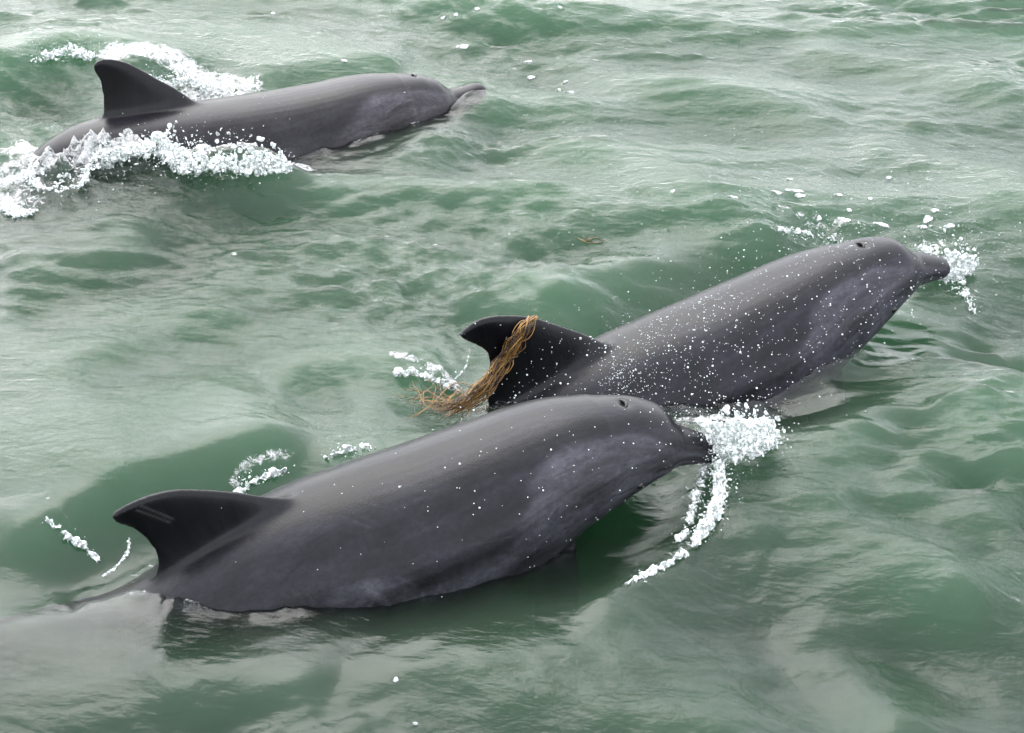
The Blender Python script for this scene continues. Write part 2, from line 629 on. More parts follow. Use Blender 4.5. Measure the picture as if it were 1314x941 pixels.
M_WATER = water_material()
M_SKIN = skin_material()
M_FOAM = foam_material()
M_DROP = clear_material('water_drop', .95, .45)
M_EYE = simple('eye', (.01, .009, .008), .08)
M_HOLE = simple('blowhole_lining', (.012, .010, .012), .45)

# ------------------------------------------------------------------ dolphins
# station from beak tip, then top, bottom and half width as fractions of the body length
PROF = np.array([
 (0, .005, .005, .008), (.004, .010, .009, .014), (.012, .014, .013, .018), (.03, .016, .018, .021), (.052, .019, .022, .027), (.060, .030, .024, .034), (.072, .042, .028, .041),
 (.095, .052, .035, .050), (.12, .058, .043, .058), (.16, .069, .052, .073), (.2, .076, .064, .081), (.27, .084, .080, .090), (.35, .089, .095, .093),
 (.42, .088, .096, .090), (.5, .082, .088, .080), (.6, .068, .070, .062), (.7, .053, .052, .042), (.8, .038, .036, .025), (.9, .024, .022, .014), (.97, .012, .012, .010), (1, .004, .004, .005)])
KS = np.array([0, .1, .22, .4, .55, .66, 1])
SS = np.linspace(0, 1, 201)

DOL = {
 'near': dict(L=2.7, par=[-0.1793, 4.1159, 0.013, 0.3395, -0.0057, -34.2672, 0.8537, 20.8728, 7.0732, 24.4272], tail=(-11, 8),
   LE=[(0.253, 0.195), (0.208, 0.236), (0.153, 0.272), (0.088, 0.322), (0.023, 0.369), (-0.044, 0.409), (-0.11, 0.425), (-0.172, 0.426), (-0.203, 0.417)],
   TE=[(-0.2, 0.173), (-0.188, 0.199), (-0.164, 0.234), (-0.154, 0.266), (-0.155, 0.31), (-0.172, 0.358), (-0.198, 0.392), (-0.203, 0.417)],
   label='nearest dolphin, all-dark hooked dorsal fin with two pale scratches, foam at its beak', tint=(1, 1, 1)),
 'middle': dict(L=2.7, par=[0.6579, 5.0152, -0.0204, 0.4011, -0.0552, -25.6441, 17.6271, 23.0567, 10.5232, 15.2105], tail=(4, 16),
   LE=[(0.231, 0.209), (0.192, 0.242), (0.12, 0.309), (0.039, 0.382), (-0.015, 0.429), (-0.082, 0.466), (-0.143, 0.489), (-0.19, 0.49), (-0.237, 0.472)],
   TE=[(-0.219, 0.239), (-0.198, 0.29), (-0.176, 0.342), (-0.173, 0.379), (-0.192, 0.412), (-0.224, 0.447), (-0.237, 0.472)],
   label='middle dolphin speckled with droplets, brown seaweed draped over its dorsal fin', tint=(1.08, 1.05, 1.1)),
 'far': dict(L=2.8, par=[-0.8662, 6.7843, -0.0802, 0.4157, -0.1173, 19.7182, 2.9215, 11.676, -3.2973, -7.362], tail=(62, 50),
   LE=[(0.222, 0.245), (0.195, 0.256), (0.124, 0.304), (0.054, 0.343), (-0.018, 0.388), (-0.073, 0.417), (-0.13, 0.431), (-0.168, 0.43), (-0.191, 0.411)],
   TE=[(-0.169, 0.217), (-0.165, 0.246), (-0.161, 0.275), (-0.161, 0.31), (-0.17, 0.355), (-0.189, 0.39), (-0.191, 0.411)],
   label='farthest dolphin, brownish grey with a blunt upright fin, white foam along its side', tint=(1.15, 1.05, 1.02)),
}

def frames(par, L, tail):
    X, Y, Z, yaw, roll = par[:5]
    pit = np.radians(np.interp(SS, KS, list(par[5:10]) + [tail[0], tail[1]]))
    ds = SS[1] - SS[0]
    h = np.cumsum(np.cos(pit)) * ds * L
    v = np.cumsum(np.sin(pit)) * ds * L
    h -= h[60]
    v -= v[60]
    hd = np.array([math.cos(yaw), math.sin(yaw), 0])
    sd = np.array([math.sin(yaw), -math.cos(yaw), 0])
    zz = np.array([0, 0, 1.])
    C = np.array([X, Y, Z]) - h[:, None] * hd - v[:, None] * zz
    f = np.cos(pit)[:, None] * hd + np.sin(pit)[:, None] * zz
    n = -np.sin(pit)[:, None] * hd + np.cos(pit)[:, None] * zz
    n2 = n * math.cos(roll) + sd * math.sin(roll)
    s2 = sd * math.cos(roll) - n * math.sin(roll)
    return C, f, n2, s2

def loft(P):
    """closed skin over rings P (rings, around, 3), fan caps at both ends"""
    nr, na = P.shape[:2]
    V = list(P.reshape(-1, 3))
    Fc = []
    for i in range(nr - 1):
        for j in range(na):
            j2 = (j + 1) % na
            Fc.append((i * na + j, i * na + j2, (i + 1) * na + j2, (i + 1) * na + j))
    for e in (0, nr - 1):
        V.append(P[e].mean(0))
        c = len(V) - 1
        for j in range(na):
            j2 = (j + 1) % na
            Fc.append((e * na + j2, e * na + j, c) if e == 0 else (e * na + j, e * na + j2, c))
    return np.array(V), Fc

def blade(le, te, nrm, thick, nt_=26, nu=13, p=.75, flare=False):
    """fin or flipper: leading and trailing edge (3-D polylines root to tip), thickness root..tip"""
    a, b = spline(le, nt_), spline(te, nt_)
    u = .5 - .5 * np.cos(np.linspace(0, math.pi, nu))
    prof = (np.sin(math.pi * u ** .62)) ** p
    rings = []
    for i in range(nt_):
        th = thick[0] + (thick[1] - thick[0]) * (i / (nt_ - 1)) ** .7 + (.035 * max(0, 1 - i / 8.0) ** 2 if flare else 0)
        if i == nt_ - 1:
            th *= .5
        c = a[i] + (b[i] - a[i]) * u[:, None]
        h = (th * prof + .0032)[:, None] * nrm
        rings.append(np.vstack([c + h, (c - h)[::-1]]))
    return loft(np.array(rings))

DATA = {}
for key, D in DOL.items():
    L = D['L']
    C, f, n2, s2 = frames(D['par'], L, D['tail'])
    st = np.concatenate([np.linspace(0, .02, 8), np.linspace(.025, .13, 40), np.linspace(.14, 1, 110)])
    na = 56
    A = np.linspace(0, 2 * math.pi, na, endpoint=False)
    ip = lambda arr: np.stack([np.interp(st, SS, arr[:, c]) for c in range(3)], -1)
    Ci, fi, ni, si = ip(C), ip(f), ip(n2), ip(s2)
    top, bot, wid = (np.interp(st, PROF[:, 0], PROF[:, c]) * L for c in (1, 2, 3))
    # soften the straight-line profile table
    for _ in range(2):
        for arr in (top, bot, wid):
            arr[10:-1] = (arr[9:-2] + arr[10:-1] + arr[11:]) / 3
    ca, sa = np.cos(A), np.sin(A)
    vv = np.where(ca > 0, top[:, None] * ca, bot[:, None] * ca)
    ww = wid[:, None] * np.sign(sa) * np.abs(sa) ** .94
    Pb = Ci[:, None] + ni[:, None] * vv[..., None] + si[:, None] * ww[..., None]
    V0, F0 = loft(Pb)
    shells = [(V0, F0)]
    i5 = 100
    loc = lambda q: C[i5] + q[0] * f[i5] + q[1] * n2[i5]
    LE = [loc((D['LE'][0][0] + .01, D['LE'][0][1] - .09))] + [loc(q) for q in D['LE']]
    TE = [loc((D['TE'][0][0] - .005, D['TE'][0][1] - .09))] + [loc(q) for q in D['TE']]
    shells.append(blade(LE, TE, s2[i5], (.030, .006), flare=True))
    # flippers, low on the flanks behind the head, swept back and down
    for sgn in (1, -1):
        i = 44
        root = C[i] + s2[i] * sgn * .052 * L - n2[i] * .046 * L
        out = s2[i] * sgn * .50 - n2[i] * .80 - f[i] * .45
        out /= np.linalg.norm(out)
        ch = f[i]
        le = [root - out * .05 + ch * .075, root + out * .05 + ch * .075, root + out * .18 + ch * .075, root + out * .30 + ch * .02, root + out * .38 - ch * .06]
        te = [root - out * .05 - ch * .075, root + out * .05 - ch * .065, root + out * .16 - ch * .055, root + out * .28 - ch * .065, root + out * .38 - ch * .068]
        nr = np.cross(out, ch)
        nr /= np.linalg.norm(nr)
        shells.append(blade(le, te, nr, (.020, .006), 18, 11))
        # tail flukes
        j = 190
        rt = C[j]
        le = [rt + f[j] * .13, rt + s2[j] * sgn * .10 + f[j] * .09, rt + s2[j] * sgn * .24 - f[j] * .02, rt + s2[j] * sgn * .33 - f[j] * .13]
        te = [rt - f[j] * .08, rt + s2[j] * sgn * .10 - f[j] * .09, rt + s2[j] * sgn * .22 - f[j] * .11, rt + s2[j] * sgn * .33 - f[j] * .14]
        shells.append(blade(le, te, n2[j], (.018, .006), 18, 11))
    VV, FF, off = [], [], 0
    for v, fc in shells:
        VV.append(v)
        FF += [tuple(q + off for q in c) for c in fc]
        off += len(v)
    V, Fq = remesh('shell', np.vstack(VV), FF, .0051, 5, .5)
    # local coordinates of every vertex: station, angle round the body, distance from the spine
    coarse = C[::4]
    best = np.zeros(len(V), int)
    for c0 in range(0, len(V), 20000):
        blk = V[c0:c0 + 20000]
        d = ((blk[:, None] - C[None, ::2]) ** 2).sum(-1)
        best[c0:c0 + 20000] = d.argmin(1) * 2
    r = V - C[best]
    s = SS[best] - (r * f[best]).sum(1) / L
    up, side = (r * n2[best]).sum(1), (r * s2[best]).sum(1)
    ang = np.arctan2(np.abs(side), up)            # 0 = back, pi = belly
    tp = np.interp(s, PROF[:, 0], PROF[:, 1]) * L
    fin = (up > tp * 1.10) & (s > .38) & (s < .66) & (np.abs(side) < .09)
    finf = np.clip((up - tp * .8) / (.14), 0, 1) * ((s > .38) & (s < .68) & (np.abs(side) < .1))
    # soften the join of dorsal fin and back
    mk = np.exp(-((up - tp - .01) / .045) ** 2) * ((s > .36) & (s < .64)) * np.exp(-(side / .13) ** 4)
    sel = np.where(mk > .05)[0]
    if len(sel):
        E = np.vstack([Fq[:, [0, 1]], Fq[:, [1, 2]], Fq[:, [2, 3]], Fq[:, [3, 0]]])
        E = E[(mk[E[:, 0]] > .01) | (mk[E[:, 1]] > .01)]
        E = np.vstack([E, E[:, ::-1]])
        cnt = np.bincount(E[:, 0], minlength=len(V)).clip(1)
        V = V.copy()
        for _ in range(45):
            av = np.stack([np.bincount(E[:, 0], V[E[:, 1], c_], len(V)) for c_ in range(3)], -1) / cnt[:, None]
            V[sel] += (av[sel] - V[sel]) * (.6 * mk[sel])[:, None]
    # carve mouth line, blowhole and the eye socket
    lip = np.exp(-((ang - (1.75 - 2.2 * np.clip(s - .05, 0, 1))) / .10) ** 2) * np.clip((.098 - s) / .01, 0, 1)
    bh = np.exp(-(((s - .105) * L / .016) ** 2 + ((np.abs(side)) / .022) ** 2)) * (up > 0)
    nrm = r / (np.linalg.norm(r, axis=1)[:, None] + 1e-9)
    crease = np.exp(-((s - .062) * L / .012) ** 2) * (ang < 1.9)
    neck = np.exp(-((s - .150 - .012 * ang) * L / .035) ** 2) * np.clip(ang - .6, 0, 1)
    V = V - nrm * (lip * .004 + bh * .007 + crease * .003 + neck * .004)[:, None]
    # colour of the skin: dark cape, paler flank with a light brush-stroke towards the shoulder, pale belly
    limb = np.clip((np.abs(side) / (np.interp(s, PROF[:, 0], PROF[:, 3]) * L + .01) - 1.0) / .12, 0, 1)
    nz = Noise(31, 9, 16)(V)
    nz2 = Noise(32, 26, 20)(V)
    cape = np.array([.0086, .0086, .0116])
    flank = np.array([.028, .0275, .0335])
    belly = np.array([.022, .022, .025])
    nst = Noise(33, 1.0, 22)(np.stack([s * 16, ang * 9, side * 0], -1))
    a2 = ang + .06 * nz + .03 * nz2 + .06 * nst
    edge = 1.28 - .75 * np.exp(-((s - .14) / .09) ** 2)
    k1 = np.clip((a2 - edge) / .20, 0, 1)
    k1 = k1 * k1 * (3 - 2 * k1)
    k2 = np.clip((a2 - 2.05) / .35, 0, 1)
    col = cape * (1 - k1)[:, None] + flank * k1[:, None]
    col = col * (1 - k2)[:, None] + belly * k2[:, None]
    blaze = np.exp(-((a2 - (1.02 + 1.2 * (s - .2))) / .10) ** 2) * np.exp(-((s - .22) / .08) ** 2)
    col = col * (1 + .8 * blaze)[:, None] * (1 + .16 * nst)[:, None]
    for c0, sl, wd, s0, sw, am in ((1.22, 1.0, .022, .20, .07, -.40), (1.42, 1.3, .018, .15, .035, -.55), (1.58, .9, .022, .17, .05, -.35), (.80, .6, .035, .25, .12, .30), (1.75, .4, .03, .30, .10, -.25)):
        col = col * (1 + am * np.exp(-((ang + .04 * nst - c0 - sl * (s - .2)) / wd) ** 2) * np.exp(-((s - s0) / sw) ** 2))[:, None]
    dk = np.exp(-((a2 - (1.45 + .9 * (s - .2))) / .07) ** 2) * np.exp(-((s - .17) / .05) ** 2)
    col = col * (1 - .40 * dk)[:, None]
    col = col * (1 - limb)[:, None] + cape * .8 * limb[:, None]
    col = col * (1 - .62 * finf)[:, None]
    col = col * (1 - .85 * np.clip(bh * 1.6, 0, 1))[:, None] * (1 - .5 * lip)[:, None]
    if key == 'near':      # two parallel rake scratches on the dorsal fin
        la, lb = ((V - C[i5]) * f[i5]).sum(1), ((V - C[i5]) * n2[i5]).sum(1)
        for q0, q1 in (((-.140, .408), (-.085, .335)), ((-.124, .412), (-.072, .338))):
            q0, q1 = np.array(q0), np.array(q1)
            e = q1 - q0
            t = np.clip(((la - q0[0]) * e[0] + (lb - q0[1]) * e[1]) / (e @ e), 0, 1)
            dd = np.hypot(la - q0[0] - t * e[0], lb - q0[1] - t * e[1])
            w = .6 * np.exp(-(dd / .0028) ** 2) * finf
            col = col * (1 - w)[:, None] + np.array([.06, .06, .058]) * w[:, None]
    g2 = np.random.default_rng(sum(map(ord, key)))
    for _ in range(26):
        s0, a0 = g2.uniform(.12, .50), g2.uniform(.35, 1.9)
        dl, da = g2.normal(0, .022), g2.normal(0, .10)
        for q in range(int(g2.integers(1, 4))):
            b0 = a0 + q * .045
            ex, ey = dl * L, da * .25
            px_, py_ = (s - s0) * L, (ang - b0) * .25
            t = np.clip((px_ * ex + py_ * ey) / (ex * ex + ey * ey + 1e-9), 0, 1)
            dd = np.hypot(px_ - t * ex, py_ - t * ey)
            w = (side > 0) * np.exp(-(dd / .0026) ** 2) * (finf < .3)
            col = col * (1 + g2.choice([.55, .8, -.4]) * w)[:, None]
    col = col * np.array(D['tint'])
    base_p = C[60].copy()
    root = empty('dolphin', (base_p[0], base_p[1], base_p[2]))
    tag(root, D['label'], 'dolphin', 'dolphins surfacing together')
    o = mesh_obj('body', V, Fq, M_SKIN)
    o.parent = root
    o.matrix_parent_inverse = root.matrix_world.inverted()
    ca_ = o.data.attributes.new('skin', 'FLOAT_COLOR', 'POINT')
    ca_.data.foreach_set('color', np.hstack([col, np.ones((len(V), 1))]).astype(np.float32).ravel())
    lo = o.data.attributes.new('along', 'FLOAT_VECTOR', 'POINT')
    lo.data.foreach_set('vector', np.stack([s * L, ang * .25, side * .5], -1).astype(np.float32).ravel())
    i = 22
    for sgn in (1, -1):
        p = C[i] + s2[i] * sgn * np.interp(SS[i], PROF[:, 0], PROF[:, 3]) * L * .93 - n2[i] * .010 * L
        v, fc = balls([p], [.012], ICO2)
        mesh_obj('eye', v, fc, M_EYE, root)
    i = 21
    p = C[i] + n2[i] * (np.interp(.105, PROF[:, 0], PROF[:, 1]) * L - .0035)
    yy = np.linspace(-1, 1, 13)
    cv = np.array([p + s2[i] * t * .020 + f[i] * (.010 * (1 - t * t) - .004) for t in yy])
    v, fc = balls(cv, .0062 * (1 - .6 * yy ** 2), ICO1)
    v, fc = remesh('x', v, fc, .002, 2)
    mesh_obj('blowhole', v, fc, M_HOLE, root)
    DATA[key] = dict(C=C, f=f, n=n2, s=s2, V=V, F=Fq, ang=ang, st=s, side=side, root=root, L=L, fin=finf)

# ------------------------------------------------------------------ the sea surface and the murky water under it
def axis(a, b, step, lo, hi):
    core = np.arange(a, b + step, step)
    up, s, v = [], step, core[-1]
    while v < hi:
        s *= 1.22
        v += s
        up.append(min(v, hi))
    dn, s, v = [], step, core[0]
    while v > lo:
        s *= 1.22
        v -= s
        dn.append(max(v, lo))
    return np.concatenate([dn[::-1], core, up])

FOAM_LINES = [  # foam lying on the surface: line, half width, strength
    (px_line((30, 212), (60, 205), (120, 200), (200, 205), (290, 215), (375, 218)), .10, .62),
    (px_line((-40, 250), (10, 260), (40, 270)), .10, .50),
    (px_line((60, 160), (120, 165), (200, 230), (240, 245)), .12, .42),
    (px_line((150, 95), (210, 92), (260, 100), (315, 112)), .09, .58),
    (px_line((40, 75), (80, 62), (125, 66)), .05, .50),
    (px_line((20, 120), (60, 95), (110, 90)), .12, .34),
    (px_line((300, 632), (330, 612), (372, 603)), .022, .62),
    (px_line((410, 588), (440, 578), (480, 572)), .022, .50),
    (px_line((505, 478), (545, 485), (590, 500)), .022, .62),
    (px_line((1000, 296), (1060, 302), (1110, 306)), .035, .48),
    (px_line((880, 560), (930, 560), (975, 555)), .05, .55),
    (px_line((915, 590), (925, 630), (905, 680), (860, 722), (805, 748)), .022, .50),
    (px_line((56, 664), (90, 690), (130, 722)), .012, .5),
    (px_line((0, 722), (40, 716), (75, 714)), .018, .42),
    (px_line((1205, 325), (1235, 345), (1250, 400)), .035, .42),
]
MOUNDS = [
    (px_line((120, 205), (190, 222), (270, 232), (330, 230), (376, 226)), .10, .030),
    (px_line((285, 232), (312, 236), (340, 232)), .040, .045),
    (px_line((-20, 240), (60, 234), (140, 218)), .10, .004),
    (px_line((40, 246), (100, 236), (150, 232), (200, 232)), .085, .085),
    (px_line((160, 122), (215, 116), (265, 120), (320, 126)), .08, .024),
    (px_line((885, 588), (930, 588), (985, 580)), .05, .022),
]
gx = axis(-3.0, 3.0, .0091, -120, 120)
gy = axis(3.05, 8.75, .0091, -60, 400)
GX, GY = np.meshgrid(gx, gy)
GZ = sea(GX, GY)
foam = np.zeros_like(GX)
mound = np.zeros_like(GX)
for pts, w, s in FOAM_LINES:
    d, t = pl_dist(GX, GY, pts)
    foam = np.maximum(foam, (1.12 if w > .03 else .95) * s * np.exp(-(np.abs(d) / (1.25 * w)) ** 3))
for pts, w, h in MOUNDS:
    d, t = pl_dist(GX, GY, pts)
    env = np.clip(np.minimum(t, 1 - t) * 6, 0, 1) * np.exp(-(d / w) ** 2)
    mound = np.maximum(mound, h * env)
    foam = np.maximum(foam, .60 * np.clip(env * 1.8, 0, 1))
fz = Noise(21, 60, 20)
crunch = np.clip(foam - .25, 0, 1)
idx = np.where(crunch > 0)
P3 = np.stack([GX[idx], GY[idx], GX[idx] * 0], -1)
GZ[idx] += crunch[idx] * .010 * fz(P3)
mi = mound[idx]
GZ[idx] += mi * (.75 + .30 * Noise(22, 22, 20)(P3) + .16 * fz(P3) + .10 * Noise(23, 140, 24)(P3))
# the water laps up the flanks: a narrow wet rim round every body
from mathutils.kdtree import KDTree
for D in DATA.values():
    W = D['V'][np.abs(D['V'][:, 2] - sea(D['V'][:, 0], D['V'][:, 1])) < .006]
    kd = KDTree(len(W))
    for q, w in enumerate(W):
        kd.insert((w[0], w[1], 0), q)
    kd.balance()
    box = np.where((GX > W[:, 0].min() - .12) & (GX < W[:, 0].max() + .12) & (GY > W[:, 1].min() - .12) & (GY < W[:, 1].max() + .12))
    if len(box[0]) > 400000:
        continue
    dd = np.array([kd.find((x, y, 0))[2] for x, y in zip(GX[box], GY[box])])
    P3 = np.stack([GX[box], GY[box], dd * 0], -1)
    n1, n2_ = Noise(24, 25, 16)(P3), Noise(25, 70, 16)(P3)
    GZ[box] += np.exp(-(dd / .030)) * (.012 + .003 * n1 + .0018 * n2_)
    foam[box] = np.maximum(foam[box], np.exp(-(dd / .022) ** 2) * np.clip(.34 + .12 * n1, 0, .52))
nx, ny = len(gx), len(gy)
V = np.stack([GX, GY, GZ], -1).reshape(-1, 3)
ii = np.arange(nx * ny).reshape(ny, nx)
Fq = np.stack([ii[:-1, :-1], ii[:-1, 1:], ii[1:, 1:], ii[1:, :-1]], -1).reshape(-1, 4)
ring = np.concatenate([ii[0, :], ii[1:, -1], ii[-1, -2::-1], ii[-2:0:-1, 0]])
base = len(V)
low = V[ring].copy()
low[:, 2] = -6.0
V = np.vstack([V, low, [[140, 170, -6.0]]])
k = len(ring)
a = np.arange(k)
b_ = (a + 1) % k
skirt = np.stack([ring[b_], ring[a], base + a, base + b_], -1)
corner = [base, base + nx - 1, base + nx - 1 + ny - 1, base + 2 * (nx - 1) + ny - 1]
V = V[:-1]
bottom = np.array([[corner[3], corner[2], corner[1], corner[0]]])
# the floor polygon is split into strips so that it shares the skirt's vertices
me = bpy.data.meshes.new('sea')
allf = np.vstack([Fq, skirt])
floor = list(range(base + k - 1, base - 1, -1))
me.vertices.add(len(V))
me.vertices.foreach_set('co', V.astype(np.float32).ravel())
tot = allf.size + len(floor)
me.loops.add(tot)
me.loops.foreach_set('vertex_index', np.concatenate([allf.ravel(), floor]).astype(np.int32))
me.polygons.add(len(allf) + 1)
me.polygons.foreach_set('loop_start', np.concatenate([np.arange(0, allf.size, 4), [allf.size]]).astype(np.int32))
me.polygons.foreach_set('use_smooth', np.ones(len(allf) + 1, bool))
me.update(calc_edges=True)
fa = me.attributes.new('foam', 'FLOAT', 'POINT')
fa.data.foreach_set('value', np.concatenate([foam.ravel(), np.zeros(len(V) - foam.size)]).astype(np.float32))
fb = me.attributes.new('ruffle', 'FLOAT', 'POINT')
fb.data.foreach_set('value', (1 - .72 * calmness(V[:, 0], V[:, 1])).astype(np.float32))
me.materials.append(M_WATER)
sea_o = bpy.data.objects.new('sea', me)
scene.collection.objects.link(sea_o)
tag(sea_o, 'murky green sea with pale sky sheen on small waves', None, None, 'structure')

def on_plane(key, px, py, off=0.0):
    """point of the dolphin's middle plane (where the dorsal fin stands), shifted towards the viewer's flank"""
    D = DATA[key]
    C0 = D['C'][100] + D['s'][100] * off
    d = ray(px, py)
    o = np.array([0, 0, CAM_H])
    return o + d * (((C0 - o) @ D['s'][100]) / (d @ D['s'][100]))

# ------------------------------------------------------------------ splashes
def clump(name, path, width, height, n, rr, label, group='white splashes round the dolphins', voxel=.0028, drops=120, spread=1.8, lift=.0, top=None, droplet_r=(.0008, .0036), parent_z=None):
    """frothy splash: lumps piled along a path of photo points standing on the sea, fused into one skin, with loose droplets"""
    P = np.array([on_sea(x, y) for x, y in path])
    line = spline(P, 60)
    t = rng.uniform(0, 1, n)
    hh = np.interp(t, np.linspace(0, 1, len(height)), height)
    w = np.interp(t, np.linspace(0, 1, len(width)), width)
    c = line[(t * 59).astype(int)]
    off = np.clip(rng.standard_normal((n, 3)) * .40, -.9, .9)
    q = c + np.stack([off[:, 0] * w, off[:, 1] * w, np.abs(off[:, 2]) * hh * 1.3 + lift], -1)
    q = c + (q - c) * (.6 + .8 * rng.random(n))[:, None]
    q += .5 * w[:, None] * np.stack([Noise(41, 14)(q), Noise(42, 14)(q), .3 * np.abs(Noise(43, 14)(q))], -1) * .5
    core = np.exp(-(off[:, 0] ** 2 + off[:, 1] ** 2) / .18)
    r = (rr[0] + (rr[1] - rr[0]) * rng.beta(1.2, 3.0, n)) * (.5 + 1.6 * core)
    v, fc = balls(q, r, ICO2, squash=np.exp(.35 * rng.standard_normal((len(q), 3))))
    for _ in range(n // 40):      # thin ligaments thrown out of the froth
        a0 = q[int(rng.integers(n))]
        dr = rng.standard_normal(3) * np.array([1, .7, .6]) + np.array([0, 0, .5])
        dr = dr / np.linalg.norm(dr) * rng.uniform(.012, .05)
        tt = np.linspace(0, 1, 12)[:, None]
        ln = a0 + dr * tt + np.array([0, 0, -.02]) * tt * tt + .002 * rng.standard_normal((12, 3))
        v2, f2 = balls(ln, np.linspace(.0034, .0018, 12), ICO1)
        fc = np.vstack([fc, f2 + len(v)])
        v = np.vstack([v, v2])
    root = empty(name, (line[30][0], line[30][1], line[30][2]))
    tag(root, label, 'splash', group)
    v, fc = remesh('x', v, fc, voxel, 4, .5)
    v = v + .0023 * np.stack([Noise(44, 190, 16)(v), Noise(45, 190, 16)(v), Noise(46, 190, 16)(v)], -1)
    tag(mesh_obj('froth', v, fc, M_FOAM, root), None, None, None, 'stuff')
    if drops:
        drops = int(drops * .7)
        t = rng.uniform(0, 1, drops)
        hh = np.interp(t, np.linspace(0, 1, len(height)), height)
        w = np.interp(t, np.linspace(0, 1, len(width)), width)
        c = line[(t * 59).astype(int)]
        off = rng.standard_normal((drops, 3)) * .5 * spread
        q = c + np.stack([off[:, 0] * w, off[:, 1] * w, np.abs(off[:, 2]) * hh + lift], -1)
        r = droplet_r[0] + (droplet_r[1] - droplet_r[0]) * rng.beta(1, 3, drops)
        v, fc = balls(q, r, ICO2 if drops < 500 else ICO1)
        tag(mesh_obj('droplet', v, fc, M_DROP, root), None, None, None, 'stuff')
    return root

clump('splash', [(135, 208), (210, 220), (290, 228), (330, 230), (372, 226)], [.06, .12, .11, .09, .03], [.03, .06, .055, .10, .02], 2600, (.002, .008),
      'long white bank of froth against the near flank of the farthest dolphin', drops=700, lift=.022)
clump('splash', [(5, 240), (60, 235), (120, 215), (160, 210)], [.14, .18, .16, .10], [.01, .015, .02, .03], 700, (.002, .006),
      'broken foam trailing left of the farthest dolphin over its sunken tail', drops=500)
clump('splash', [(160, 118), (210, 112), (260, 118), (312, 124)], [.05, .09, .09, .03], [.03, .05, .04, .02], 1000, (.002, .007),
      'white froth behind the dorsal fin and back of the farthest dolphin', drops=420)
clump('splash', [(50, 82), (85, 72), (125, 76)], [.03, .05, .03], [.02, .03, .02], 140, (.003, .009),
      'small foamy wave crest left of the farthest dolphin\'s fin tip', drops=420, spread=3.0)
clump('splash', [(0, 262), (20, 275), (45, 272)], [.05, .05, .03], [.006, .008, .006], 160, (.003, .010),
      'foam remnants at the left edge below the farthest dolphin\'s wake', drops=120)
clump('splash', [(1178, 352), (1210, 356), (1245, 350)], [.03, .055, .035], [.06, .11, .05], 1500, (.002, .007),
      'white burst of water at the beak tip of the middle dolphin', drops=260)
clump('splash', [(1225, 365), (1240, 385), (1250, 402)], [.03, .02, .012], [.03, .02, .01], 90, (.002, .006),
      'thin dribble of spray falling right of the middle dolphin\'s beak', drops=160)
clump('splash', [(900, 604), (945, 594), (985, 582)], [.045, .07, .035], [.08, .10, .05], 2200, (.002, .0075),
      'white froth bursting in front of the nearest dolphin\'s beak', drops=500, lift=.03)
clump('splash', [(915, 590), (922, 630), (912, 670), (890, 702)], [.026, .034, .030, .018], [.05, .05, .04, .02], 800, (.002, .007),
      'glassy beaded rope of water falling below the nearest dolphin\'s beak', drops=420, spread=2.4)
clump('splash', [(905, 600), (893, 640), (882, 680), (872, 695)], [.02, .022, .016, .01], [.03, .03, .02, .01], 120, (.0025, .008),
      'thinner inner strand of beaded water under the nearest dolphin\'s beak', drops=60)
clump('splash', [(880, 712), (850, 730), (805, 750)], [.014, .012, .008], [.014, .012, .01], 70, (.003, .008),
      'string of glassy beads curving back along the nearest dolphin\'s bow wave', drops=40)
clump('splash', [(305, 636), (330, 618), (370, 606)], [.012, .02, .012], [.01, .015, .01], 110, (.002, .007),
      'foamy rim beyond the back of the nearest dolphin, just ahead of its fin', drops=80)
clump('splash', [(415, 590), (445, 580), (480, 574)], [.012, .015, .012], [.01, .012, .01], 50, (.002, .006),
      'specks of foam beyond the nearest dolphin\'s mid back', drops=60)
clump('splash', [(505, 480), (540, 484), (590, 502)], [.012, .02, .015], [.015, .022, .015], 130, (.002, .007),
      'white lick of water behind the middle dolphin\'s fin by the seaweed', drops=90)
clump('splash', [(58, 666), (90, 690), (130, 722)], [.008, .012, .006], [.008, .012, .008], 110, (.002, .006),
      'bright thread of splash on the water left of the nearest dolphin\'s fin tip', drops=40)
clump('splash', [(1000, 300), (1040, 304), (1085, 312)], [.03, .04, .03], [.01, .018, .014], 120, (.002, .006),
      'low foam beyond the blowhole of the middle dolphin', drops=120)

def thread(name, pts, r, label, n=70):
    P = spline(np.array(pts), n) + rng.standard_normal((n, 3)) * r * .6
    v, fc = balls(P, rng.uniform(.4, 1.2, n) * r, ICO2)
    v, fc = remesh('x', v, fc, .0022, 1)
    o = mesh_obj(name, v, fc, M_FOAM, loc=np.array(pts).mean(0))
    tag(o, label, 'splash', 'white splashes round the dolphins')

thread('splash', [on_plane('near', x, y, .02) for x, y in ((166, 690), (164, 708), (152, 724), (132, 740))], .003,
       'thin curved thread of droplets falling from the nearest dolphin\'s fin tip', 90)
thread('splash', [on_plane('middle', x, y, .0) for x, y in ((603, 448), (598, 470), (584, 486), (565, 500))], .0026,
       'thin curved thread of droplets hanging from the middle dolphin\'s fin tip', 60)

